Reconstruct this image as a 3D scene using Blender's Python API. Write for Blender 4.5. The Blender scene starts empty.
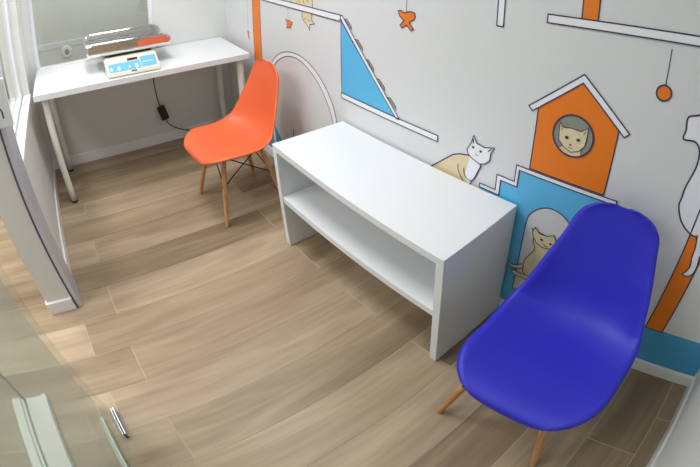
import bpy, bmesh, math, random
from mathutils import Vector, Matrix
from mathutils.geometry import tessellate_polygon
random.seed(7)
SC = bpy.context.scene
COL = SC.collection

# ------------------------------------------------------------------ materials
def lin(c):
    return tuple(((v/255)/12.92 if v/255 <= 0.04045 else ((v/255+0.055)/1.055)**2.4) for v in c) + (1.0,)

def mat(name, rgb, rough=0.5, metal=0.0, var=0.03, scale=18.0, bump=0.0, spec=0.5, coat=0.0):
    m = bpy.data.materials.new(name); m.use_nodes = True
    nt = m.node_tree; b = nt.nodes['Principled BSDF']
    b.inputs['Roughness'].default_value = rough
    b.inputs['Metallic'].default_value = metal
    b.inputs['Specular IOR Level'].default_value = spec
    b.inputs['Coat Weight'].default_value = coat
    c = lin(rgb)
    tc = nt.nodes.new('ShaderNodeTexCoord')
    nz = nt.nodes.new('ShaderNodeTexNoise'); nz.inputs['Scale'].default_value = scale; nz.inputs['Detail'].default_value = 3
    nt.links.new(tc.outputs['Object'], nz.inputs['Vector'])
    mx = nt.nodes.new('ShaderNodeMix'); mx.data_type = 'RGBA'
    mx.inputs['A'].default_value = tuple(v*(1-var) for v in c[:3])+(1,)
    mx.inputs['B'].default_value = tuple(min(1, v*(1+var)) for v in c[:3])+(1,)
    nt.links.new(nz.outputs['Fac'], mx.inputs['Factor'])
    nt.links.new(mx.outputs['Result'], b.inputs['Base Color'])
    if bump:
        n2 = nt.nodes.new('ShaderNodeTexNoise'); n2.inputs['Scale'].default_value = scale*22
        nt.links.new(tc.outputs['Object'], n2.inputs['Vector'])
        bp = nt.nodes.new('ShaderNodeBump'); bp.inputs['Strength'].default_value = bump; bp.inputs['Distance'].default_value = 0.001
        nt.links.new(n2.outputs['Fac'], bp.inputs['Height']); nt.links.new(bp.outputs['Normal'], b.inputs['Normal'])
    return m

def glass_mat(name, tint, refl=1.0, haze=0.0, haze_rgb=(200, 205, 200)):
    m = bpy.data.materials.new(name); m.use_nodes = True
    nt = m.node_tree; nt.nodes.clear()
    out = nt.nodes.new('ShaderNodeOutputMaterial')
    tr = nt.nodes.new('ShaderNodeBsdfTransparent'); tr.inputs['Color'].default_value = lin(tint)
    gl = nt.nodes.new('ShaderNodeBsdfGlossy'); gl.inputs['Roughness'].default_value = 0.01
    geo = nt.nodes.new('ShaderNodeNewGeometry')
    lw = nt.nodes.new('ShaderNodeLayerWeight'); lw.inputs['Blend'].default_value = 0.5
    pw = nt.nodes.new('ShaderNodeMath'); pw.operation = 'POWER'; pw.inputs[1].default_value = 4.0
    nt.links.new(lw.outputs['Facing'], pw.inputs[0])
    sc = nt.nodes.new('ShaderNodeMath'); sc.operation = 'MULTIPLY_ADD'; sc.inputs[1].default_value = 0.7*refl; sc.inputs[2].default_value = 0.05*refl
    nt.links.new(pw.outputs[0], sc.inputs[0])
    fb = nt.nodes.new('ShaderNodeMath'); fb.operation = 'SUBTRACT'; fb.inputs[0].default_value = 1.0
    nt.links.new(geo.outputs['Backfacing'], fb.inputs[1])
    mu = nt.nodes.new('ShaderNodeMath'); mu.operation = 'MULTIPLY'; mu.use_clamp = True
    nt.links.new(sc.outputs[0], mu.inputs[0]); nt.links.new(fb.outputs[0], mu.inputs[1])
    base = tr
    if haze:
        df = nt.nodes.new('ShaderNodeBsdfDiffuse')  # pale veil painting the haze of reflected light into the pane; df.inputs['Color'].default_value = lin(haze_rgb)
        m0 = nt.nodes.new('ShaderNodeMixShader'); m0.inputs[0].default_value = haze
        nt.links.new(tr.outputs[0], m0.inputs[1]); nt.links.new(df.outputs[0], m0.inputs[2]); base = m0
    mx = nt.nodes.new('ShaderNodeMixShader')
    nt.links.new(mu.outputs[0], mx.inputs[0]); nt.links.new(base.outputs[0], mx.inputs[1]); nt.links.new(gl.outputs[0], mx.inputs[2])
    nt.links.new(mx.outputs[0], out.inputs['Surface'])
    return m

def wood_leg_mat():
    m = bpy.data.materials.new('beech_wood'); m.use_nodes = True
    nt = m.node_tree; b = nt.nodes['Principled BSDF']; b.inputs['Roughness'].default_value = 0.45
    tc = nt.nodes.new('ShaderNodeTexCoord'); mp = nt.nodes.new('ShaderNodeMapping')
    mp.inputs['Scale'].default_value = (60, 60, 5)
    nz = nt.nodes.new('ShaderNodeTexNoise'); nz.inputs['Scale'].default_value = 1.0; nz.inputs['Detail'].default_value = 4
    cr = nt.nodes.new('ShaderNodeValToRGB')
    cr.color_ramp.elements[0].position = 0.3; cr.color_ramp.elements[0].color = lin((172, 120, 78))
    cr.color_ramp.elements[1].position = 0.7; cr.color_ramp.elements[1].color = lin((206, 156, 110))
    nt.links.new(tc.outputs['Object'], mp.inputs['Vector']); nt.links.new(mp.outputs[0], nz.inputs['Vector'])
    nt.links.new(nz.outputs['Fac'], cr.inputs[0]); nt.links.new(cr.outputs[0], b.inputs['Base Color'])
    return m

def floor_mat():
    m = bpy.data.materials.new('wood_look_porcelain'); m.use_nodes = True
    nt = m.node_tree; b = nt.nodes['Principled BSDF']
    b.inputs['Roughness'].default_value = 0.42; b.inputs['Specular IOR Level'].default_value = 0.35
    tc = nt.nodes.new('ShaderNodeTexCoord')
    at = nt.nodes.new('ShaderNodeAttribute'); at.attribute_name = 'plank'
    sep = nt.nodes.new('ShaderNodeSeparateColor'); nt.links.new(at.outputs['Color'], sep.inputs[0])
    # every tile carries its own piece of grain: shift the lookup by the tile's random number
    off = nt.nodes.new('ShaderNodeCombineXYZ')
    k = nt.nodes.new('ShaderNodeMath'); k.operation = 'MULTIPLY'; k.inputs[1].default_value = 37.0
    nt.links.new(sep.outputs['Green'], k.inputs[0])
    nt.links.new(k.outputs[0], off.inputs['X']); nt.links.new(k.outputs[0], off.inputs['Y'])
    add = nt.nodes.new('ShaderNodeVectorMath'); add.operation = 'ADD'
    nt.links.new(tc.outputs['Object'], add.inputs[0]); nt.links.new(off.outputs[0], add.inputs[1])
    def noise(sx, sy, detail, dist):
        mp = nt.nodes.new('ShaderNodeMapping'); mp.inputs['Scale'].default_value = (sx, sy, 1)
        nz = nt.nodes.new('ShaderNodeTexNoise'); nz.inputs['Scale'].default_value = 1; nz.inputs['Detail'].default_value = detail
        nz.inputs['Distortion'].default_value = dist
        nt.links.new(add.outputs[0], mp.inputs['Vector']); nt.links.new(mp.outputs[0], nz.inputs['Vector'])
        return nz.outputs['Fac']
    n1 = noise(9, 1.1, 3, 0.6); n2 = noise(60, 2.6, 4, 0.3)
    def madd(a, w, c):
        q = nt.nodes.new('ShaderNodeMath'); q.operation = 'MULTIPLY_ADD'; q.inputs[1].default_value = w
        nt.links.new(a, q.inputs[0])
        if isinstance(c, float): q.inputs[2].default_value = c
        else: nt.links.new(c, q.inputs[2])
        return q.outputs[0]
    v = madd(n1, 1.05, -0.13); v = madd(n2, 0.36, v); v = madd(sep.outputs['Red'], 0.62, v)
    q = nt.nodes.new('ShaderNodeMath'); q.operation = 'SUBTRACT'; q.inputs[1].default_value = 0.53
    nt.links.new(v, q.inputs[0])
    cr = nt.nodes.new('ShaderNodeValToRGB'); e = cr.color_ramp.elements
    e[0].position = 0.08; e[0].color = lin((132, 113, 90))
    e[1].position = 0.92; e[1].color = lin((202, 184, 160))
    x = e.new(0.36); x.color = lin((160, 140, 114))
    x = e.new(0.62); x.color = lin((182, 162, 136))
    nt.links.new(q.outputs[0], cr.inputs[0]); nt.links.new(cr.outputs[0], b.inputs['Base Color'])
    return m

M = {}
M['wall'] = mat('wall_paint', (221, 222, 219), 0.6, var=0.012, scale=3, bump=0.03)
M['mural_wall'] = mat('mural_wall_paint', (218, 220, 222), 0.5, var=0.012, scale=2.5, bump=0.02)
M['ceiling'] = mat('ceiling_paint', (235, 235, 232), 0.8, var=0.01)
M['white'] = mat('white_laminate', (228, 230, 233), 0.35, var=0.01)
M['bench'] = mat('white_melamine', (226, 229, 232), 0.4, var=0.01)
M['trim'] = mat('white_trim_paint', (238, 238, 238), 0.35, var=0.01)
M['frame'] = mat('white_window_frame', (232, 234, 240), 0.3, var=0.01)
M['alu'] = mat('anodised_aluminium', (206, 206, 220), 0.35, 0.3, var=0.02)
M['gasket'] = mat('dark_gasket', (92, 92, 112), 0.6)
M['leg_white'] = mat('white_painted_steel', (232, 231, 222), 0.3, var=0.01)
M['black'] = mat('black_plastic', (24, 24, 26), 0.45)
M['blackmetal'] = mat('black_metal_wire', (28, 28, 30), 0.4, 0.4)
M['orange_shell'] = mat('orange_polypropylene', (230, 106, 62), 0.42, var=0.015, bump=0.06)
M['blue_shell'] = mat('blue_polypropylene', (42, 42, 190), 0.5, var=0.015, bump=0.06)
M['wood'] = wood_leg_mat()
M['floor'] = floor_mat()
M['grout'] = mat('beige_grout', (192, 174, 150), 0.8, var=0.04)
M['steel'] = mat('polished_steel', (214, 214, 214), 0.06, 1.0, var=0.01)
M['satin'] = mat('satin_aluminium', (196, 198, 212), 0.3, 0.8, var=0.01)
M['chrome'] = mat('chrome', (220, 222, 228), 0.08, 1.0, var=0.01)
M['cream'] = mat('cream_plastic', (226, 222, 205), 0.35, var=0.01)
M['label_blue'] = mat('light_blue_label', (112, 182, 226), 0.3, var=0.03)
M['label_white'] = mat('white_label_print', (240, 244, 248), 0.3, var=0.01)
M['led'] = mat('dark_red_display', (92, 22, 30), 0.2, var=0.05)
M['dark_print'] = mat('dark_label_print', (70, 84, 110), 0.4)
M['glass_win'] = glass_mat('window_glass', (244, 245, 243), 1.4)
M['glass_door'] = glass_mat('door_glass', (250, 252, 250), 0.7, 0.03, (210, 220, 214))
M['glass_fixed'] = glass_mat('fixed_panel_glass', (246, 250, 249), 0.9, 0.22, (184, 194, 192))
M['glass_edge'] = mat('frosted_seal_strip', (196, 204, 192), 0.3, var=0.02)
M['ink'] = mat('navy_ink', (58, 55, 82), 0.5, var=0.05)
M['p_orange'] = mat('orange_wall_paint', (236, 124, 24), 0.5, var=0.015)
M['p_blue'] = mat('sky_blue_wall_paint', (92, 184, 232), 0.5, var=0.015)
M['p_blue_shaded'] = mat('sky_blue_wall_paint_shaded', (74, 160, 208), 0.5, var=0.015)  # same sky blue paint, with the shade put into its colour
M['p_white'] = mat('white_wall_paint', (238, 238, 246), 0.5, var=0.01)
M['p_cream'] = mat('cream_wall_paint', (226, 208, 172), 0.5, var=0.02)
M['p_tan'] = mat('tan_wall_paint', (216, 202, 168), 0.5, var=0.02)
M['p_grey'] = mat('grey_wall_paint', (140, 144, 134), 0.5, var=0.02)
M['p_lightgrey'] = mat('light_grey_wall_paint', (212, 212, 216), 0.5, var=0.01)
M['p_step'] = mat('grey_brown_wall_paint', (160, 152, 142), 0.5, var=0.02)

# ------------------------------------------------------------------ helpers
def link_mesh(name, bm, mats, parent=None, smooth=False, loc=None):
    me = bpy.data.meshes.new(name); bmesh.ops.recalc_face_normals(bm, faces=bm.faces)
    bm.to_mesh(me); bm.free()
    if not isinstance(mats, (list, tuple)): mats = [mats]
    for m in mats: me.materials.append(m)
    if smooth:
        for p in me.polygons: p.use_smooth = True
    o = bpy.data.objects.new(name, me); COL.objects.link(o)
    if parent: o.parent = parent
    if loc: o.location = loc
    return o

def thing(name, label, cat, loc=(0, 0, 0), rotz=0, group=None):
    o = bpy.data.objects.new(name, None); COL.objects.link(o); o.empty_display_size = 0.1
    o.location = loc; o.rotation_euler = (0, 0, rotz)
    o['label'] = label; o['category'] = cat
    if group: o['group'] = group
    return o

def tag(o, label, cat, group=None):
    o['label'] = label; o['category'] = cat
    if group: o['group'] = group
    return o

def struct(o, label=None):
    o['kind'] = 'structure'
    if label: o['label'] = label
    return o

def box(bm, a, b, bev=0.0, seg=2, mi=0):
    a, b = Vector(a), Vector(b)
    vs = [bm.verts.new((x, y, z)) for x in (a.x, b.x) for y in (a.y, b.y) for z in (a.z, b.z)]
    fs = [bm.faces.new([vs[i] for i in q]) for q in ((0, 1, 3, 2), (4, 6, 7, 5), (0, 4, 5, 1), (2, 3, 7, 6), (0, 2, 6, 4), (1, 5, 7, 3))]
    for f in fs: f.material_index = mi
    if bev:
        es = list({e for f in fs for e in f.edges})
        bmesh.ops.bevel(bm, geom=es, offset=bev, segments=seg, affect='EDGES', profile=0.5, material=mi)
    return bm

def tube(bm, pts, radii, n=16, cap=True, mi=0):
    pts = [Vector(p) for p in pts]
    if isinstance(radii, (int, float)): radii = [radii]*len(pts)
    rings = []; prev = None
    for i, p in enumerate(pts):
        t = (pts[min(i+1, len(pts)-1)]-pts[max(i-1, 0)]).normalized()
        if prev is None:
            a = Vector((0, 0, 1)) if abs(t.z) < 0.9 else Vector((1, 0, 0))
            u = t.cross(a).normalized()
        else:
            u = (prev - t*prev.dot(t)).normalized()
        prev = u; v = t.cross(u)
        rings.append([bm.verts.new(p + radii[i]*(math.cos(2*math.pi*k/n)*u+math.sin(2*math.pi*k/n)*v)) for k in range(n)])
    for r0, r1 in zip(rings, rings[1:]):
        for k in range(n):
            f = bm.faces.new((r0[k], r0[(k+1) % n], r1[(k+1) % n], r1[k])); f.material_index = mi; f.smooth = True
    if cap:
        for r in (rings[0], rings[-1]):
            f = bm.faces.new(r); f.material_index = mi
    return bm

def catmull(pts, n=8, closed=False):
    P = [Vector(p) for p in pts]; out = []
    N = len(P); rng = range(N if closed else N-1)
    for i in rng:
        g = lambda k: P[k % N] if closed else P[max(0, min(N-1, k))]
        p0, p1, p2, p3 = g(i-1), g(i), g(i+1), g(i+2)
        for s in range(n):
            t = s/n
            out.append(0.5*((2*p1)+(p2-p0)*t+(2*p0-5*p1+4*p2-p3)*t*t+(3*p1-p0-3*p2+p3)*t**3))
    if not closed: out.append(P[-1])
    return out

# ------------------------------------------------------------------ the room
L, W, H = 3.428, -1.598, 2.55
X0 = 0.3514                                  # a grout line; the tiles are 0.20 x 1.20 m
bm = bmesh.new(); lay = bm.loops.layers.float_color.new('plank')
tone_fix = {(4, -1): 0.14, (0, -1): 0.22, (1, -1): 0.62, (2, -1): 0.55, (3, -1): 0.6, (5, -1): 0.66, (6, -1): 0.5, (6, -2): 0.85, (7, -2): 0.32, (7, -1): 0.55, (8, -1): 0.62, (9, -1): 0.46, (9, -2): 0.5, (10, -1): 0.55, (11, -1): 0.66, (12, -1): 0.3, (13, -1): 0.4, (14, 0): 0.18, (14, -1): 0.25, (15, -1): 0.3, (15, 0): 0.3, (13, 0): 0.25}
for r in range(-6, 17):
    xa, xb = X0+0.2*r+0.0017, X0+0.2*(r+1)-0.0017
    s = -0.205 if r % 2 else -0.395
    for k in range(-3, 2):
        ya, yb = s+1.2*(k)+0.0017, s+1.2*(k+1)-0.0017
        ya, yb = max(ya, -3.4), min(yb, 0.05)
        if yb-ya < 0.01: continue
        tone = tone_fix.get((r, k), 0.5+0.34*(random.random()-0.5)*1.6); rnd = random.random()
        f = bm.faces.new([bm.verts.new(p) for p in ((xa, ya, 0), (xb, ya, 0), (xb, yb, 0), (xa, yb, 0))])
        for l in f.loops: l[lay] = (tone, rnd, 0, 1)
f = bm.faces.new([bm.verts.new(p) for p in ((-0.85, -3.4, -0.0012), (3.75, -3.4, -0.0012), (3.75, 0.05, -0.0012), (-0.85, 0.05, -0.0012))]); f.material_index = 1
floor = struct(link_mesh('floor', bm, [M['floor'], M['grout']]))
bm = box(bmesh.new(), (-0.85, -3.4, H), (3.75, 0.15, H+0.1)); struct(link_mesh('ceiling', bm, M['ceiling']))
bm = box(bmesh.new(), (-0.12, 0, 0), (L+0.12, 0.12, H)); struct(link_mesh('wall_right', bm, M['mural_wall']))
bm = box(bmesh.new(), (L, W-0.16, 0), (L+0.12, 0, H)); struct(link_mesh('wall_end', bm, M['wall']))
bm = box(bmesh.new(), (L, -3.4, 0), (L+0.12, W-0.16, H)); struct(link_mesh('wall_passage_end', bm, M['wall']))
bm = box(bmesh.new(), (-0.85, -3.5, 0), (L+0.12, -3.4, H)); struct(link_mesh('wall_passage', bm, M['wall']))
# back wall with the interior window above the table
WY0, WY1, WZ0, WZ1 = -1.535, -0.585, 0.70, 1.75
bm = bmesh.new()
box(bm, (-0.12, -1.75, 0), (0, 0, WZ0)); box(bm, (-0.12, -1.75, WZ1), (0, 0, H))
box(bm, (-0.12, -1.75, WZ0), (0, WY0, WZ1)); box(bm, (-0.12, WY1, WZ0), (0, 0, WZ1))
struct(link_mesh('wall_back', bm, M['wall']))
win = bpy.data.objects.new('window_1', None); COL.objects.link(win); struct(win, 'fixed interior window in a white frame above the table')
bm = bmesh.new(); t = 0.028
for a, b in (((-0.06, WY0, WZ0), (0.004, WY0+t, WZ1)), ((-0.06, WY1-t, WZ0), (0.004, WY1, WZ1)), ((-0.06, WY0+t, WZ0), (0.004, WY1-t, WZ0+0.02)), ((-0.06, WY0+t, WZ1-t), (0.004, WY1-t, WZ1))):
    box(bm, a, b, 0.002)
link_mesh('window_frame', bm, M['frame'], win)
bm = box(bmesh.new(), (-0.033, WY0+t, WZ0+0.02), (-0.025, WY1-t, WZ1-t)); link_mesh('window_pane', bm, M['glass_win'], win)
# the little room beyond that window
bm = bmesh.new(); box(bm, (-0.75, -1.95, 0), (-0.65, 0.0, H)); box(bm, (-0.65, -1.95, 0), (-0.12, -1.85, H)); box(bm, (-0.65, -0.1, 0), (-0.12, 0.0, H))
struct(link_mesh('wall_next_room', bm, M['wall']))
bm = box(bmesh.new(), (-0.65, -1.85, 0.70), (-0.645, -0.1, 0.745), 0.002); struct(link_mesh('trim_1', bm, M['white']))

# left wall: solid below the sill, window opening, end post at the doorway
PX = 1.434
bm = bmesh.new()
box(bm, (0, W-0.156, 0), (PX-0.001, W, 0.62)); box(bm, (0, W-0.156, 2.05), (PX-0.001, W, H))
box(bm, (0, W-0.156, 0.62), (0.25, W, 2.05)); box(bm, (1.26, W-0.156, 0.62), (PX-0.001, W, 2.05))
struct(link_mesh('wall_left', bm, M['wall']))
bm = box(bmesh.new(), (PX, W-0.156, 2.1), (L, W, H)); struct(link_mesh('wall_over_doorway', bm, M['wall']))
win = bpy.data.objects.new('window_2', None); COL.objects.link(win); struct(win, 'window in the left wall with a white sill')
bm = box(bmesh.new(), (0.245, W-0.05, 0.615), (1.2615, W+0.008, 0.642), 0.003); link_mesh('window_sill', bm, M['trim'], win)
bm = bmesh.new()
box(bm, (0.25, W-0.105, 0.62), (0.28, W-0.062, 2.05), 0.002); box(bm, (1.23, W-0.105, 0.62), (1.26, W-0.062, 2.05), 0.002)
box(bm, (0.28, W-0.105, 0.62), (1.23, W-0.062, 0.648), 0.002); box(bm, (0.28, W-0.105, 2.02), (1.23, W-0.062, 2.05), 0.002)
link_mesh('window_frame', bm, M['frame'], win)
bm = box(bmesh.new(), (0.28, W-0.087, 0.648), (1.23, W-0.081, 2.02)); link_mesh('window_pane', bm, M['glass_win'], win)

# aluminium jamb profile on the wall's end with a dark gasket
jamb = bpy.data.objects.new('trim_2', None); COL.objects.link(jamb); struct(jamb, 'aluminium door jamb profile with a dark gasket')
bm = box(bmesh.new(), (1.262, W, 0), (PX+0.004, W+0.024, 2.1), 0.002); link_mesh('jamb_profile', bm, M['alu'], jamb)
bm = box(bmesh.new(), (PX-0.001, W-0.009, 0), (PX+0.006, W-0.0005, 2.1)); link_mesh('gasket', bm, M['gasket'], jamb)

def baseboard(name, pts, h=0.06, t=0.013):
    """A skirting run: straight boxes with a small rounded top."""
    bm = bmesh.new()
    for a, b in pts: box(bm, a, (b[0], b[1], h), 0.003)
    return struct(link_mesh(name, bm, M['trim']))
baseboard('baseboard_right', [((0, -0.013, 0), (L, 0, 0))], 0.062)
baseboard('baseboard_back', [((0, W, 0), (0.013, -0.013, 0))], 0.075)
baseboard('baseboard_end', [((L-0.013, W-0.16, 0), (L, -0.013, 0))], 0.062)
baseboard('baseboard_left', [((0.013, W, 0), (1.262, W+0.011, 0)), ((PX-0.03, W-0.166, 0), (PX+0.012, W-0.011, 0)), ((0.0, W-0.167, 0), (PX-0.03, W-0.156, 0))], 0.07)

# glass: sliding door, fixed pane, and a second partition across the passage
d = bpy.data.objects.new('door_1', None); COL.objects.link(d); struct(d, 'frameless sliding glass door standing open')
bm = box(bmesh.new(), (2.055, -1.628, 0.012), (3.42, -1.618, 2.08), 0.001); link_mesh('door_pane', bm, M['glass_door'], d)
bm = box(bmesh.new(), (2.075, -1.690, 0.0), (3.40, -1.668, 0.022), 0.002); link_mesh('bottom_seal', bm, M['glass_edge'], d)
w = bpy.data.objects.new('window_3', None); COL.objects.link(w); struct(w, 'fixed glass panel behind the sliding door')
bm = box(bmesh.new(), (2.0, -1.684, 0.022), (3.42, -1.674, 2.08), 0.001); link_mesh('glass_panel', bm, M['glass_fixed'], w)
w = bpy.data.objects.new('window_4', None); COL.objects.link(w); struct(w, 'glass partition across the passage on a white kerb')
bm = box(bmesh.new(), (1.915, -2.04, 0.0), (3.42, -2.03, 2.08)); link_mesh('glass_panel', bm, M['glass_door'], w)
bm = box(bmesh.new(), (1.909, -2.041, 0.0), (1.915, -2.029, 2.08)); link_mesh('dark_edge', bm, M['gasket'], w)
bm = bmesh.new(); box(bm, (1.905, -2.105, 0), (3.42, -2.055, 0.03), 0.004); box(bm, (1.905, -1.935, 0), (3.42, -1.905, 0.03), 0.004)
box(bm, (1.905, -2.055, 0), (3.42, -2.042, 0.016)); box(bm, (1.905, -2.028, 0), (3.42, -1.935, 0.016))
struct(link_mesh('trim_3', bm, M['trim']))
g = thing('floor_guide', 'small metal floor guide at the foot of the sliding glass door', 'door guide', (2.05, -1.612, 0))
bm = box(bmesh.new(), (0, -0.004, 0), (0.13, 0.0, 0.03), 0.001); box(bm, (0, 0.006, 0), (0.13, 0.012, 0.032), 0.0015)
link_mesh('guide_rail', bm, M['satin'], g)
bm = box(bmesh.new(), (0, -0.0035, 0), (0.13, 0.0115, 0.006)); link_mesh('guide_base', bm, M['gasket'], g)

# ------------------------------------------------------------------ the wall painting
MU = thing('wall_mural', 'painted wall mural of cats, an orange cat house, blue steps, shelves and hanging toys', 'mural', (0, 0, 0))
MI = ['ink', 'p_orange', 'p_blue', 'p_blue_shaded', 'p_white', 'p_cream', 'p_tan', 'p_grey', 'p_lightgrey', 'p_step']
IDX = {k: i for i, k in enumerate(MI)}
STEP = 0.0006
def fill(bm, pts, m, layer):
    y = -0.0006-STEP*layer
    v = [bm.verts.new((p[0], y, p[1])) for p in pts]
    for tri in tessellate_polygon([[Vector((p[0], p[1], 0)) for p in pts]]):
        try: f = bm.faces.new([v[k] for k in tri])
        except ValueError: continue
        f.material_index = IDX[m]
def stroke(bm, pts, w=0.006, layer=1, closed=False, m='ink'):
    y = -0.0006-STEP*layer
    w *= 0.72
    P = [Vector((p[0], p[1])) for p in pts]; n = len(P); a = []; b = []
    for i in range(n):
        p0 = P[i-1] if (closed or i) else P[i]; p2 = P[(i+1) % n] if (closed or i < n-1) else P[i]
        d1 = (P[i]-p0); d2 = (p2-P[i])
        d1 = d1.normalized() if d1.length > 1e-9 else d2.normalized(); d2 = d2.normalized() if d2.length > 1e-9 else d1
        t = (d1+d2); t = t.normalized() if t.length > 1e-6 else d1
        nn = Vector((-t.y, t.x)); k = 1/max(0.45, nn.dot(Vector((-d1.y, d1.x))))
        a.append(bm.verts.new((P[i].x+nn.x*w/2*k, y, P[i].y+nn.y*w/2*k))); b.append(bm.verts.new((P[i].x-nn.x*w/2*k, y, P[i].y-nn.y*w/2*k)))
    for i in range(n if closed else n-1):
        j = (i+1) % n
        f = bm.faces.new((a[i], a[j], b[j], b[i])); f.material_index = IDX[m]
def ell(cx, cz, rx, rz=None, n=28):
    rz = rz or rx
    return [(cx+rx*math.cos(2*math.pi*i/n), cz+rz*math.sin(2*math.pi*i/n)) for i in range(n)]
def cv(pts, n=5, closed=False): return [(p.x, p.y) for p in catmull([(x, z, 0) for x, z in pts], n, closed)]
def art(name, bm, label=None, parent=None):
    me = bpy.data.meshes.new(name)
    for f in bm.faces:
        f.normal_update()
        if f.normal.y > 0: f.normal_flip()
    used = sorted({f.material_index for f in bm.faces}); remap = {u: i for i, u in enumerate(used)}
    for f in bm.faces: f.material_index = remap[f.material_index]
    bm.to_mesh(me); bm.free()
    for u in used: me.materials.append(M[MI[u]])
    o = bpy.data.objects.new(name, me); COL.objects.link(o); o.parent = parent or MU
    if label: o['label'] = label
    return o
def shape(pts, m, layer=0, w=0.006, closed=True, bm=None):
    bm = bm or bmesh.new(); fill(bm, pts, m, layer); stroke(bm, pts, w, layer+1, closed); return bm
def rect(x0, z0, x1, z1): return [(x0, z0), (x1, z0), (x1, z1), (x0, z1)]

# left part: post, toys, ledge, archway
art('painted_post', shape(rect(0.512, 0.2, 0.628, 2.2), 'p_orange', 1, 0.004), 'tall orange painted post behind the orange chair')
bm = bmesh.new(); fill(bm, [(0.30, 0.062), (0.66, 0.062), (0.83, 0.062), (0.825, 0.175), (0.745, 0.255), (0.45, 0.25), (0.30, 0.2)], 'p_blue_shaded', 0)
art('painted_base', bm, 'blue painted base behind the orange chair')
bm = bmesh.new(); stroke(bm, [(0.426, 2.0), (0.426, 0.83)], 0.003, 0); fill(bm, [(0.408, 0.832), (0.428, 0.838), (0.446, 0.825), (0.436, 0.805), (0.45, 0.775), (0.43, 0.778), (0.414, 0.800)], 'p_orange', 1)
art('painted_toy', bm, 'small orange painted toy on a string near the corner')
bm = bmesh.new()
ar_o = cv([(0.70, 0.07), (0.70, 0.4), (0.705, 0.55), (0.753, 0.682), (0.857, 0.77), (0.997, 0.815), (1.151, 0.813), (1.287, 0.757), (1.384, 0.667), (1.432, 0.564), (1.45, 0.4), (1.45, 0.07)])
ar_i = cv([(0.735, 0.07), (0.735, 0.4), (0.742, 0.55), (0.791, 0.68), (0.885, 0.752), (0.99, 0.789), (1.12, 0.79), (1.258, 0.73), (1.345, 0.646), (1.398, 0.545), (1.415, 0.4), (1.415, 0.07)])
fill(bm, ar_o+ar_i[::-1], 'p_white', 1); stroke(bm, ar_o, 0.006, 2); stroke(bm, ar_i, 0.006, 2)
stroke(bm, cv([(0.975, 0.2), (0.974, 0.27), (0.983, 0.335)]), 0.012, 2)
art('painted_archway', bm, 'white outlined archway with a dark tail tip inside')
# cat hanging over the ledge
bm = bmesh.new()
body = cv([(1.03, 1.10), (1.02, 1.18), (1.09, 1.24), (1.17, 1.24), (1.235, 1.19), (1.245, 1.10)], 4)
fill(bm, body, 'p_cream', 1); stroke(bm, body, 0.005, 2)
for q in ([(1.06, 1.19), (1.12, 1.11)], [(1.10, 1.21), (1.165, 1.11)], [(1.14, 1.215), (1.205, 1.12)]): stroke(bm, q, 0.006, 2)
head = [(1.155, 1.075), (1.140, 1.047), (1.151, 1.022), (1.181, 1.009), (1.217, 0.980), (1.218, 1.010), (1.263, 1.020), (1.236, 1.034), (1.237, 1.075)]
fill(bm, head, 'p_cream', 1); stroke(bm, head, 0.005, 2)
stroke(bm, [(1.166, 1.036), (1.176, 1.030)], 0.006, 3); stroke(bm, [(1.205, 1.030), (1.216, 1.032)], 0.006, 3)
art('painted_cat', bm, 'cream striped cat hanging its head below the upper ledge')
bm = bmesh.new(); ledge = [(0.55, 1.07), (1.476, 1.07), (1.487, 1.08), (1.487, 1.100), (0.55, 1.100)]
fill(bm, ledge, 'p_white', 4); stroke(bm, ledge, 0.007, 5, True); art('painted_ledge', bm, 'upper white ledge above the archway')
bm = bmesh.new(); stroke(bm, [(0.99, 1.066), (0.99, 1.0)], 0.003, 1)
st = [(0.960, 0.998), (0.985, 0.993), (1.009, 0.999), (1.018, 0.992), (1.040, 0.992), (1.030, 0.976), (1.013, 0.967), (1.029, 0.955), (1.002, 0.957), (0.970, 0.948), (0.979, 0.972)]
fill(bm, st, 'p_orange', 2); stroke(bm, st, 0.004, 3, True); art('painted_star_toy', bm, 'small orange star toy hanging under the upper ledge')
# ramp
bm = bmesh.new(); tri = [(1.488, 1.075), (1.488, 0.716), (1.868, 0.716)]
fill(bm, tri, 'p_blue', 1); stroke(bm, tri, 0.006, 2, True)
for x, z in ((1.545, 1.075), (1.625, 0.995), (1.70, 0.92), (1.772, 0.85), (1.842, 0.785)):
    e = [(x-0.03, z+0.012), (x-0.012, z+0.014), (x+0.022, z-0.014), (x+0.024, z-0.03)]
    fill(bm, e, 'p_step', 1); stroke(bm, e, 0.004, 2, True)
band = [(1.484, 1.10), (1.50, 1.10), (1.888, 0.72), (1.868, 0.716), (1.488, 1.082)]
fill(bm, band, 'p_white', 3); stroke(bm, band, 0.006, 4, True)
art('painted_ramp', bm, 'blue painted ramp with a white sloping edge')
bm = shape(rect(1.486, 0.696, 2.10, 0.722), 'p_white', 4, 0.006); art('painted_ledge', bm, 'lower white ledge under the blue ramp')
# upper middle
bm = bmesh.new(); stroke(bm, [(1.91, 2.1), (1.91, 1.175)], 0.003, 1)
xs = [(1.866, 1.176), (1.880, 1.180), (1.901, 1.173), (1.920, 1.180), (1.937, 1.184), (1.955, 1.180), (1.960, 1.168), (1.953, 1.154), (1.935, 1.146), (1.930, 1.138), (1.952, 1.118), (1.940, 1.109), (1.913, 1.127), (1.890, 1.112), (1.878, 1.121), (1.900, 1.142), (1.874, 1.158)]
fill(bm, xs, 'p_orange', 2); stroke(bm, xs, 0.006, 3, True); art('painted_bow_toy', bm, 'orange bow shaped toy hanging over the lower ledge')
art('painted_bracket', shape(rect(2.325, 1.198, 2.351, 1.9), 'p_white', 1, 0.006), 'narrow white upright at the top of the mural')
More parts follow.
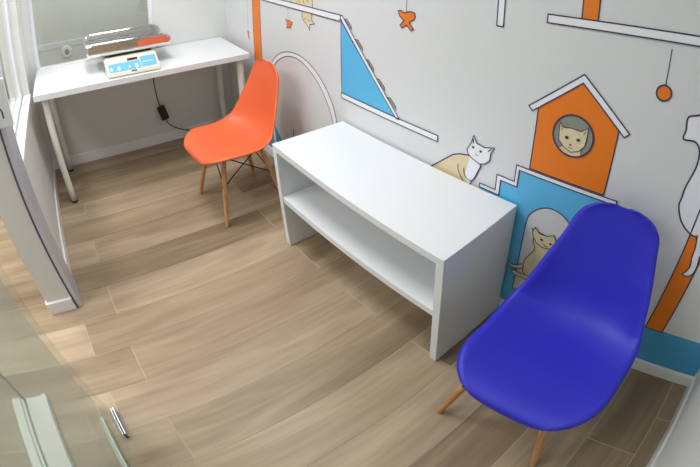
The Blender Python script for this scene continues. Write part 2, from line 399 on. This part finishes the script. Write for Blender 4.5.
# right part: shelf, post, ball
art('painted_post', shape(rect(2.619, 1.271, 2.671, 2.0), 'p_orange', 1, 0.006), 'short orange post standing on the painted shelf')
art('painted_shelf', shape([(2.508, 1.240), (3.40, 1.279), (3.40, 1.306), (2.508, 1.266)], 'p_white', 3, 0.006), 'long white painted shelf at top right')
bm = bmesh.new(); stroke(bm, [(2.902, 1.238), (2.902, 1.135)], 0.004, 1); b = ell(2.902, 1.112, 0.0225); fill(bm, b, 'p_orange', 2); stroke(bm, b, 0.007, 3, True)
art('painted_ball', bm, 'orange ball on a string under the shelf')
# the cat house
house = shape([(2.511, 0.738), (2.790, 0.738), (2.790, 0.965), (2.651, 1.083), (2.511, 0.965)], 'p_orange', 1, 0.006)
ho = art('painted_cat_house', house, 'orange cat house with a round window')
roof = [(2.476, 0.962), (2.651, 1.109), (2.826, 0.965), (2.811, 0.950), (2.651, 1.082), (2.491, 0.948)]
art('painted_roof', shape(roof, 'p_white', 3, 0.006), 'white roof of the cat house', ho)
bm = bmesh.new(); c = ell(2.646, 0.905, 0.070, n=40); fill(bm, c, 'p_grey', 3); stroke(bm, c, 0.008, 6, True)
art('painted_porthole', bm, 'round grey window of the cat house', ho)
bm = bmesh.new()
chest = [(2.612, 0.862), (2.604, 0.851), (2.622, 0.841), (2.648, 0.8365), (2.668, 0.838), (2.684, 0.847), (2.682, 0.866), (2.65, 0.87)]
fill(bm, chest, 'p_cream', 4); stroke(bm, chest, 0.003, 5, True)
face = [(2.596, 0.939), (2.611, 0.926), (2.637, 0.931), (2.669, 0.928), (2.693, 0.947), (2.694, 0.920), (2.691, 0.883), (2.674, 0.861), (2.649, 0.850), (2.624, 0.858), (2.600, 0.880), (2.597, 0.903)]
fill(bm, face, 'p_cream', 6); stroke(bm, face, 0.0035, 7, True)
for ex, ez in ((2.626, 0.896), (2.667, 0.899)):
    fill(bm, ell(ex, ez, 0.0068, 0.0055, 12), 'ink', 9)
fill(bm, [(2.638, 0.877), (2.648, 0.878), (2.643, 0.871)], 'ink', 9); stroke(bm, [(2.636, 0.8625), (2.643, 0.865), (2.651, 0.8635)], 0.0022, 9)
stroke(bm, [(2.603, 0.930), (2.607, 0.916)], 0.003, 9); stroke(bm, [(2.688, 0.936), (2.681, 0.922)], 0.003, 9)
art('painted_cat', bm, 'cream cat looking out of the round window', ho)
# the blue steps
bm = bmesh.new()
so = [(2.316, 0.597), (2.386, 0.597), (2.386, 0.664), (2.460, 0.664), (2.460, 0.733), (2.84, 0.733), (2.84, 0.716), (2.473, 0.716), (2.473, 0.646), (2.404, 0.646), (2.404, 0.580), (2.316, 0.580)]
blue = [(2.316, 0.062), (2.316, 0.580), (2.404, 0.580), (2.404, 0.646), (2.473, 0.646), (2.473, 0.716), (2.80, 0.716), (2.80, 0.062)]
fill(bm, blue, 'p_blue', 0); stroke(bm, [(2.80, 0.716), (2.80, 0.062)], 0.006, 1)
fill(bm, so, 'p_white', 2); stroke(bm, so, 0.006, 3, True)
steps = art('painted_steps', bm, 'sky blue steps with a white stepped edge')
bm = bmesh.new()
door = cv([(2.535, 0.16), (2.535, 0.3), (2.535, 0.508), (2.550, 0.566), (2.590, 0.604), (2.632, 0.614), (2.676, 0.600), (2.712, 0.566), (2.728, 0.508), (2.728, 0.3), (2.728, 0.16)], 4)
fill(bm, door, 'p_lightgrey', 2); stroke(bm, door, 0.006, 3, True)
art('painted_doorway', bm, 'pale arched doorway in the blue steps', steps)
bm = bmesh.new()
body = cv([(2.565, 0.50), (2.576, 0.475), (2.580, 0.440), (2.592, 0.414), (2.578, 0.378), (2.560, 0.335), (2.560, 0.298), (2.572, 0.265), (2.64, 0.25), (2.70, 0.26), (2.71, 0.32), (2.685, 0.39), (2.665, 0.42), (2.668, 0.445), (2.674, 0.462), (2.668, 0.488)], 4)
fill(bm, body, 'p_tan', 4); stroke(bm, body, 0.005, 5, True)
tail = cv([(2.478, 0.300), (2.495, 0.292), (2.52, 0.288), (2.555, 0.312), (2.562, 0.296), (2.535, 0.276), (2.505, 0.274), (2.482, 0.286)], 3)
fill(bm, tail, 'p_tan', 6); stroke(bm, tail, 0.005, 7, True)
paw = cv([(2.518, 0.262), (2.56, 0.262), (2.62, 0.268), (2.62, 0.245), (2.571, 0.243), (2.53, 0.240)], 3, True)
fill(bm, paw, 'p_tan', 8); stroke(bm, paw, 0.005, 9, True)
hd = [(2.576, 0.47), (2.570, 0.49), (2.578, 0.514), (2.600, 0.493), (2.630, 0.496), (2.655, 0.512), (2.668, 0.488), (2.672, 0.462), (2.655, 0.445), (2.622, 0.437), (2.592, 0.448)]
fill(bm, hd, 'p_tan', 10); stroke(bm, hd, 0.005, 11, True)
fill(bm, ell(2.612, 0.471, 0.007, 0.005, 10), 'ink', 12); fill(bm, ell(2.650, 0.468, 0.006, 0.005, 10), 'ink', 12); stroke(bm, [(2.624, 0.456), (2.630, 0.449), (2.640, 0.452)], 0.004, 12)
art('painted_cat', bm, 'tan cat sitting in the arched doorway', steps)
# cat behind the bench
bm = bmesh.new()
body = cv([(2.03, 0.53), (2.06, 0.56), (2.095, 0.590), (2.143, 0.635), (2.182, 0.669), (2.22, 0.686), (2.26, 0.694)], 4)+cv([(2.307, 0.679), (2.312, 0.668), (2.302, 0.640), (2.290, 0.608), (2.275, 0.585), (2.262, 0.53)], 4)
fill(bm, body, 'p_cream', 1); stroke(bm, body, 0.007, 2, True)
ch = [(2.262, 0.692), (2.307, 0.679), (2.312, 0.668), (2.302, 0.640), (2.288, 0.600), (2.26, 0.56), (2.245, 0.60), (2.252, 0.65)]
fill(bm, ch, 'p_white', 3); stroke(bm, cv([(2.209, 0.638), (2.210, 0.615), (2.224, 0.592), (2.24, 0.57)], 4), 0.004, 4); stroke(bm, cv([(2.238, 0.632), (2.240, 0.610), (2.256, 0.592), (2.28, 0.588)], 4), 0.005, 4)
stroke(bm, cv([(2.307, 0.679), (2.312, 0.668), (2.302, 0.640), (2.290, 0.608), (2.275, 0.585)], 4), 0.007, 5)
hd = [(2.252, 0.700), (2.246, 0.715), (2.253, 0.733), (2.262, 0.749), (2.270, 0.783), (2.286, 0.757), (2.321, 0.752), (2.363, 0.765), (2.350, 0.738), (2.349, 0.709), (2.332, 0.688), (2.308, 0.678), (2.275, 0.687)]
fill(bm, hd, 'p_white', 5); stroke(bm, hd, 0.0055, 6, True)
fill(bm, ell(2.272, 0.736, 0.006, 0.005, 10), 'ink', 7); fill(bm, ell(2.307, 0.731, 0.006, 0.005, 10), 'ink', 7); stroke(bm, [(2.284, 0.714), (2.290, 0.709), (2.298, 0.712)], 0.003, 7)
stroke(bm, [(2.268, 0.772), (2.273, 0.752)], 0.008, 7); stroke(bm, [(2.352, 0.758), (2.338, 0.742)], 0.006, 7)
art('painted_cat', bm, 'tan and white cat sitting just above the white bench')
# right end: beam, white cat seen from behind, blue skirting band
art('painted_beam', shape(rect(3.110, 0.25, 3.180, 1.0), 'p_orange', 1, 0.007), 'orange upright under the white cat')
bm = bmesh.new()
wc = cv([(3.140, 0.700), (3.116, 0.699), (3.090, 0.713), (3.062, 0.740), (3.040, 0.785), (3.040, 0.815), (3.041, 0.856), (3.053, 0.918), (3.052, 0.960), (3.043, 0.985), (3.024, 0.998), (2.991, 0.996), (2.992, 1.024), (2.988, 1.052), (2.994, 1.066), (3.021, 1.076), (3.04, 1.10), (3.062, 1.078), (3.10, 1.078), (3.125, 1.10), (3.14, 1.06), (3.145, 1.01), (3.16, 0.985), (3.20, 0.94), (3.228, 0.87), (3.240, 0.80), (3.222, 0.74), (3.19, 0.712), (3.16, 0.70)], 3, True)
fill(bm, wc, 'p_white', 2); stroke(bm, wc, 0.0075, 3, True)
tl = cv([(3.133, 0.706), (3.144, 0.66), (3.147, 0.62), (3.155, 0.585), (3.150, 0.560), (3.142, 0.545), (3.158, 0.541), (3.175, 0.556), (3.178, 0.59), (3.172, 0.63), (3.175, 0.67), (3.165, 0.706)], 4)
fill(bm, tl, 'p_white', 4); stroke(bm, tl, 0.0065, 5)
art('painted_cat', bm, 'white cat seen from behind, tail hanging over the orange upright')
bm = bmesh.new(); fill(bm, rect(2.80, 0.062, 3.414, 0.256), 'p_blue_shaded', 0); art('painted_base', bm, 'blue band above the skirting behind the blue chair')

# ------------------------------------------------------------------ table
T = thing('table', 'long white table with round white legs against the back wall under the window', 'table', (0, 0, 0))
TZ = 0.718; TY0, TY1 = -1.538, -0.056
bm = box(bmesh.new(), (0.006, TY0, TZ-0.036), (0.556, TY1, TZ), 0.002); link_mesh('tabletop', bm, M['white'], T)
for x, y in ((0.503, -1.466), (0.075, -1.458), (0.503, -0.112), (0.075, -0.112)):
    bm = tube(bmesh.new(), [(x, y, 0.012), (x, y, 0.10), (x, y, 0.60), (x, y, TZ-0.042)], [0.0215, 0.0225, 0.025, 0.025], 20)
    tube(bm, [(x, y, TZ-0.042), (x, y, TZ-0.036)], 0.04, 20)
    lg = link_mesh('leg', bm, M['leg_white'], T)
    bm = tube(bmesh.new(), [(x, y, 0.0), (x, y, 0.004), (x, y, 0.014)], [0.022, 0.0245, 0.0245], 20); f = link_mesh('foot', bm, M['black'], lg); f['label'] = 'black plastic foot'

# ------------------------------------------------------------------ pet scale on the table
S = thing('weighing_scale', 'pet weighing scale with a polished steel tray and light blue panel', 'scale', (0, 0, TZ))
YA, YB = -1.022, -0.668
bm = bmesh.new()
prof = [(0.536, 0.002), (0.536, 0.020), (0.420, 0.085), (0.240, 0.085), (0.215, 0.07), (0.215, 0.010)]
va = [bm.verts.new((x, YA, z)) for x, z in prof]; vb = [bm.verts.new((x, YB, z)) for x, z in prof]
bm.faces.new(va); bm.faces.new(vb[::-1])
for i in range(len(prof)): bm.faces.new((va[i], vb[i], vb[(i+1) % len(prof)], va[(i+1) % len(prof)]))
bmesh.ops.bevel(bm, geom=list(bm.edges), offset=0.006, segments=3, affect='EDGES')
link_mesh('housing', bm, M['cream'], S)
for x in (0.25, 0.47):
    for y in (YA+0.04, YB-0.04):
        link_mesh('foot', tube(bmesh.new(), [(x, y, 0), (x, y, 0.012)], 0.014, 14), M['black'], S)
sl = Vector((0.420-0.536, 0, 0.085-0.020)).normalized(); nrm = Vector((-sl.z*-1, 0, 0)); nrm = Vector((sl.z, 0, -sl.x))
def on_slope(u, y, h): # u metres up the sloping front
    p = Vector((0.536, 0, 0.020))+sl*u+nrm*h; return (p.x, y, p.z)
def slope_panel(name, u0, u1, y0, y1, m, parent, h=0.0012, label=None):
    bm = bmesh.new()
    q = [bm.verts.new(on_slope(u, y, hh)) for hh in (-0.001, h) for u, y in ((u0, y0), (u1, y0), (u1, y1), (u0, y1))]
    for ix in ((0, 1, 2, 3), (4, 5, 6, 7), (0, 1, 5, 4), (1, 2, 6, 5), (2, 3, 7, 6), (3, 0, 4, 7)): bm.faces.new([q[i] for i in ix])
    o = link_mesh(name, bm, M[m], parent)
    if label: o['label'] = label
    return o
lp = slope_panel('control_panel', 0.018, 0.088, YA+0.018, -0.790, 'label_blue', S, label='light blue left half of the front panel')
slope_panel('button_print', 0.034, 0.056, YA+0.028, YA+0.04, 'label_white', lp, 0.0018)
slope_panel('button_print', 0.030, 0.058, YA+0.075, YA+0.092, 'label_white', lp, 0.0018)
slope_panel('button_print', 0.036, 0.052, YA+0.15, YA+0.162, 'label_white', lp, 0.0018)
slope_panel('button_print', 0.026, 0.060, YA+0.195, YA+0.212, 'label_white', lp, 0.0018)
rp = slope_panel('control_panel', 0.022, 0.112, -0.786, YB-0.016, 'label_blue', S, label='light blue right half of the front panel')
slope_panel('text_line', 0.062, 0.066, -0.775, -0.705, 'label_white', rp, 0.0018)
slope_panel('display', 0.094, 0.114, -0.872, -0.802, 'led', S, 0.002, 'small dark red display')
slope_panel('maker_mark', 0.004, 0.013, -0.862, -0.826, 'dark_print', S, 0.0016)
tr_rot = -math.radians(7.5)
bm = bmesh.new(); box(bm, (0.22, -0.97, 0.084), (0.36, -0.70, 0.088), 0.002); box(bm, (0.20, -0.98, 0.088), (0.375, -0.69, 0.0945), 0.002)
link_mesh('load_platform', bm, M['black'], S)
# tray: polished steel trough, long sides flared, ends of the sides rounded
def tray_mesh():
    bm = bmesh.new(); Lh = 0.292; nl = 28; prof = []
    hb, hf, R = 0.128, 0.062, 0.034; fl = math.radians(9)
    n = 6
    for side in (-1, 1):
        pp = []
        for i in range(n+1):
            a = (math.pi/2-fl)*i/n
            pp.append((hb+R*math.sin(a), R-R*math.cos(a)))
        e = pp[-1]
        for k in (0.25, 0.5, 0.75, 1.0):
            pp.append((e[0]+math.sin(fl)*hf*k, e[1]+math.cos(fl)*hf*k))
        prof.append([(side*x, z) for x, z in pp])
    line = prof[0][::-1]+[(x, 0) for x in (-0.09, 0, 0.09)]+prof[1]
    zmax = max(z for _, z in line)
    cols = []
    for x, z in line:
        rr = 0.05; h = max(0, z-(zmax-rr)); inset = rr-math.sqrt(max(0, rr*rr-h*h))
        cols.append([bm.verts.new((x, (-1+2*j/nl)*(Lh-inset), z)) for j in range(nl+1)])
    for c0, c1 in zip(cols, cols[1:]):
        for j in range(nl): f = bm.faces.new((c0[j], c0[j+1], c1[j+1], c1[j])); f.smooth = True
    return bm
tray = link_mesh('tray', tray_mesh(), M['steel'], S, True, (0.236, -0.842, 0.095)); tray.rotation_euler = (0, 0, 0)
tray['label'] = 'polished steel tray with two upturned long sides'
sd = tray.modifiers.new('thickness', 'SOLIDIFY'); sd.thickness = 0.002; sd.offset = 0

# power adapter hanging under the table on its lead
A = thing('power_adapter', 'black power adapter hanging on its lead below the white table', 'power adapter', (0.034, -0.605, 0.245))
bm = box(bmesh.new(), (-0.018, -0.031, -0.052), (0.018, 0.031, 0.052), 0.004, 3)
b = link_mesh('adapter_body', bm, M['black'], A); b.rotation_euler = (math.radians(14), 0, 0)
bm = tube(bmesh.new(), catmull([(0, -0.012, 0.043), (0, -0.025, 0.10), (0.004, -0.034, 0.22), (0.004, -0.036, 0.36), (0.004, -0.036, 0.437)], 6), 0.004, 10); link_mesh('upper_lead', bm, M['black'], A)
bm = tube(bmesh.new(), catmull([(0, 0.011, -0.043), (0.0, 0.018, -0.065), (0.0, 0.035, -0.10), (0.0, 0.085, -0.14), (0.0, 0.145, -0.17), (0.002, 0.23, -0.2), (-0.002, 0.33, -0.2395), (0.02, 0.42, -0.2405), (0.03, 0.5, -0.2405)], 6), 0.004, 10); link_mesh('lower_lead', bm, M['black'], A)

# ------------------------------------------------------------------ bench
B = thing('bench', 'low white box bench with one open shelf between the orange and the blue chair', 'bench', (1.504, -0.414, 0))
bw, bd, bh, tk = 0.989, 0.40, 0.581, 0.031
link_mesh('top', box(bmesh.new(), (0, 0, bh-tk), (bw, bd, bh), 0.0015), M['bench'], B)
for x in (0, bw-tk): link_mesh('side_panel', box(bmesh.new(), (x, 0, 0.004), (x+tk, bd, bh-tk), 0.0015), M['bench'], B)
link_mesh('shelf', box(bmesh.new(), (tk, 0.004, 0.277), (bw-tk, bd-0.006, 0.310), 0.0015), M['bench'], B)
for x in (0.004, bw-tk+0.004):
    for y in (0.03, bd-0.07): link_mesh('glide', box(bmesh.new(), (x, y, 0), (x+tk-0.008, y+0.04, 0.0045)), M['black'], B)

# ------------------------------------------------------------------ moulded chairs on dowel legs
def shell_bm():
    prof = [(0.2549, 0.3545), (0.2589, 0.3722), (0.2529, 0.3876), (0.2339, 0.3965), (0.1999, 0.4002), (0.1419, 0.3946), (0.0819, 0.3898), (0.0219, 0.3838), (-0.0381, 0.3798), (-0.0881, 0.3808), (-0.1281, 0.3878), (-0.1631, 0.4038), (-0.1883, 0.4337), (-0.2067, 0.4763), (-0.2214, 0.5305), (-0.2349, 0.588), (-0.2474, 0.6456), (-0.2579, 0.7032), (-0.2639, 0.7354), (-0.2683, 0.7608), (-0.2713, 0.778), (-0.2723, 0.7861)]
    P = [(p.x, p.y) for p in catmull([(a, b, 0) for a, b in prof], 4)]
    # arc length
    s = [0]
    for a, b in zip(P, P[1:]): s.append(s[-1]+math.hypot(b[0]-a[0], b[1]-a[1]))
    S = s[-1]; wk = [(0, 0.2498), (0.10, 0.2558), (0.25, 0.233), (0.40, 0.2345), (0.52, 0.2227), (0.62, 0.208), (0.74, 0.1834), (0.86, 0.1525), (1.0, 0.125)]
    wc = [(p.x, p.y) for p in catmull([(a, b, 0) for a, b in wk], 10)]
    def width(u):
        for (a, wa), (b, wb) in zip(wc, wc[1:]):
            if u <= b: return wa+(wb-wa)*(u-a)/max(1e-9, b-a)
        return wc[-1][1]
    bm = bmesh.new(); nt = 28; rows = []
    for i, (f, z) in enumerate(P):
        a = P[max(0, i-1)]; b = P[min(len(P)-1, i+1)]
        tx, tz = b[0]-a[0], b[1]-a[1]; l = math.hypot(tx, tz); tx /= l; tz /= l
        nx, nz = -tz*-1, tx*-1            # normal to the profile, towards the sitter
        u = s[i]/S; w = width(u)
        R0, R1 = 0.2407, 0.080
        d0 = s[i]; d1 = S-s[i]
        if d0 < R0: w = w-R0+math.sqrt(max(0, R0*R0-(R0-d0)**2))
        if d1 < R1: w = w-R1+math.sqrt(max(0, R1*R1-(R1-d1)**2))
        k = 0.036+0.036*math.exp(-((u-0.56)/0.16)**2)
        k *= min(1, max(0.0, (d0-0.02)/0.12)) * min(1, max(0.25, d1/0.22))
        row = []
        for j in range(nt+1):
            t = -1+2*j/nt
            h = k*(abs(t)**2.6)
            edge = max(0, abs(t)-0.93)/0.07
            h -= 0.010*edge**2            # rolled rim
            row.append(bm.verts.new((t*w, -(f+nx*h), z+nz*h)))
        rows.append(row)
    for r0, r1 in zip(rows, rows[1:]):
        for j in range(nt):
            fc = bm.faces.new((r0[j], r0[j+1], r1[j+1], r1[j])); fc.smooth = True
    return bm
def make_chair(loc, rz, shell_mat, label, bx=0.0, by=0.0, brz=0.0):
    turn = lambda v: Vector((bx+v.x*math.cos(brz)-v.y*math.sin(brz), by+v.x*math.sin(brz)+v.y*math.cos(brz), v.z))
    t = thing('dowel_leg_chair', label, 'chair', loc, rz)
    sh = link_mesh('seat_shell', shell_bm(), M[shell_mat], t, True)
    so = sh.modifiers.new('thickness', 'SOLIDIFY'); so.thickness = 0.006; so.offset = -1
    sh['label'] = ('orange' if 'orange' in shell_mat else 'blue')+' moulded seat and back shell'
    tops = {}; foots = {}
    for sx in (-1, 1):
        for sy in (-1, 1):                # sy = -1 is the front
            top = turn(Vector((sx*0.115, sy*0.115, 0.3620))); foot = turn(Vector((sx*0.197, -0.008+sy*0.197, 0.0)))
            tops[sx, sy] = top; foots[sx, sy] = foot
            d = (top-foot).normalized(); q0 = foot+d*0.0
            bm = tube(bmesh.new(), [foot, foot.lerp(top, 0.02), foot.lerp(top, 0.45), foot.lerp(top, 0.80), foot.lerp(top, 0.95), top], [0.0095, 0.0105, 0.0135, 0.0150, 0.0140, 0.0120], 18)
            lg = link_mesh('leg', bm, M['wood'], t); lg['label'] = 'tapered pale wood leg'
            bm = tube(bmesh.new(), [foot.lerp(top, 0.60)+Vector((0, sy*-0.018, 0)), foot.lerp(top, 0.60)+Vector((0, sy*0.016, 0))], 0.0045, 10)
            link_mesh('bolt', bm, M['blackmetal'], lg)
    for a, b in (((-1, -1), (1, -1)), ((-1, 1), (1, 1)), ((-1, -1), (-1, 1)), ((1, -1), (1, 1))):
        ins = lambda k, f: foots[k].lerp(tops[k], f)
        bm = bmesh.new()
        for p, q in ((a, b), (b, a)):
            p0 = ins(p, 0.60); q0 = Vector((bx+(tops[q].x-bx)*0.86, by+(tops[q].y-by)*0.86, 0.3550))
            off = (Vector((2*bx, 2*by, 0))-Vector((p0.x+q0.x, p0.y+q0.y, 0))).normalized()*0.0035*(1 if p == a else -1)
            tube(bm, [p0, p0.lerp(q0, 0.3)+off, p0.lerp(q0, 0.7)+off, q0], 0.0034, 10)
        link_mesh('wire_brace', bm, M['blackmetal'], t)
    bm = bmesh.new()
    for sx in (-1, 1): box(bm, (sx*0.105-0.012, -0.13, 0.3540), (sx*0.105+0.012, 0.13, 0.3620), 0.001)
    for sy in (-1, 1): box(bm, (-0.105, sy*0.105-0.012, 0.3545), (0.105, sy*0.105+0.012, 0.3615), 0.001)
    br = link_mesh('seat_bracket', bm, M['blackmetal'], t, loc=(bx, by, 0)); br.rotation_euler = (0, 0, brz)
    for sx in (-1, 1):
        for sy in (-1, 1):
            q = turn(Vector((sx*0.09, sy*0.085, 0)))
            bm = tube(bmesh.new(), [(q.x, q.y, 0.361), (q.x, q.y, 0.3725)], [0.014, 0.016], 14); link_mesh('mount', bm, M['black'], t)
    return t
make_chair((1.007, -0.418, 0), 0.10, 'orange_shell', 'orange moulded plastic chair with pale wooden legs beside the white table', 0.002, 0.0, -0.09)
make_chair((2.896, -0.381, 0), 0.025, 'blue_shell', 'blue moulded plastic chair with pale wooden legs at the right end of the bench', -0.035, -0.004, -0.03)

# ------------------------------------------------------------------ plate on the door post, outlet beyond the window
P = thing('sign_plate', 'white plate with dark lettering fixed at the top of the door post', 'sign', (PX+0.006, -1.64, 0.903))
link_mesh('plate', box(bmesh.new(), (0, -0.10, 0), (0.02, 0.113, 0.175), 0.003), M['white'], P)
bm = bmesh.new()
def ribbon(bm, pts, w, x):
    Q = [Vector(p) for p in pts]; a = []; b = []
    for i in range(len(Q)):
        t = (Q[min(i+1, len(Q)-1)]-Q[max(0, i-1)]).normalized(); n = Vector((-t.y, t.x))
        a.append(bm.verts.new((x, Q[i].x+n.x*w/2, Q[i].y+n.y*w/2))); b.append(bm.verts.new((x, Q[i].x-n.x*w/2, Q[i].y-n.y*w/2)))
    for i in range(len(Q)-1): bm.faces.new((a[i], a[i+1], b[i+1], b[i]))
ribbon(bm, [(0.076, 0.034), (0.076, 0.058), (0.072, 0.068), (0.063, 0.072), (0.053, 0.068), (0.048, 0.058), (0.048, 0.034)], 0.0085, 0.0206); ribbon(bm, [(0.048, 0.034), (0.048, 0.074)], 0.0085, 0.0208)
link_mesh('lettering', bm, M['gasket'], P)
O = thing('wall_outlet', 'round white wall outlet seen through the window above the table', 'outlet', (-0.649, -1.294, 0.657))
link_mesh('cover_plate', tube(bmesh.new(), [(0, 0, 0), (0.006, 0, 0), (0.009, 0, 0)], [0.05, 0.05, 0.044], 28), M['white'], O)
link_mesh('socket', tube(bmesh.new(), [(0.008, 0, 0), (0.0105, 0, 0)], 0.022, 20), M['p_grey'], O)

# ------------------------------------------------------------------ light
def area(name, loc, sx, sy, power, rgb=(1, 1, 1), rot=(0, 0, 0)):
    l = bpy.data.lights.new(name, 'AREA'); l.shape = 'RECTANGLE'; l.size = sx; l.size_y = sy; l.energy = power; l.color = rgb
    o = bpy.data.objects.new(name, l); COL.objects.link(o); o.location = loc; o.rotation_euler = rot
    return o
area('ceiling_lamp', (1.15, -0.85, H-0.02), 0.62, 0.62, 32, (0.955, 0.98, 1.0))
area('ceiling_lamp', (2.3, -0.85, H-0.02), 0.62, 0.62, 6, (0.955, 0.98, 1.0))
area('passage_lamp', (1.2, -2.5, H-0.02), 2.0, 0.6, 72, (1.0, 0.97, 0.95))
area('next_room_lamp', (-0.38, -1.0, H-0.02), 0.3, 0.8, 15, (1.0, 0.99, 0.98))
wd = bpy.data.worlds.new('world'); SC.world = wd; SC.cycles.transparent_max_bounces = 32; wd.use_nodes = True
wd.node_tree.nodes['Background'].inputs[0].default_value = (0.8, 0.85, 0.9, 1); wd.node_tree.nodes['Background'].inputs[1].default_value = 0.3

# ------------------------------------------------------------------ camera: wide lens with equisolid projection, photo cropped off its axis
R = Vector((0.7507619, 0.65901397, 0.04535592)); U = Vector((-0.18663236, 0.14574888, 0.97155835)); F = Vector((-0.63365995, 0.73787388, -0.23241604))
c = bpy.data.cameras.new('camera'); cam = bpy.data.objects.new('camera', c); COL.objects.link(cam); SC.camera = cam
eye = (3.08578689, -1.18633267, 1.48724586)
cam.matrix_world = Matrix([[R[i], U[i], -F[i], eye[i]] for i in range(3)]+[[0, 0, 0, 1]])
c.type = 'PANO'; c.panorama_type = 'FISHEYE_EQUISOLID'
c.sensor_fit = 'HORIZONTAL'; c.sensor_width = 36; c.sensor_height = 36*467/700
c.fisheye_lens = 440.5836*36/700; c.fisheye_fov = math.radians(200)
c.shift_x = (350-436.3105)/700; c.shift_y = (35.8337-233.5)/467
c.clip_start = 0.01

vs = SC.view_settings
vs.view_transform = 'Standard'; vs.look = 'None'; vs.gamma = 1; vs.use_curve_mapping = False; vs.exposure = -0.25
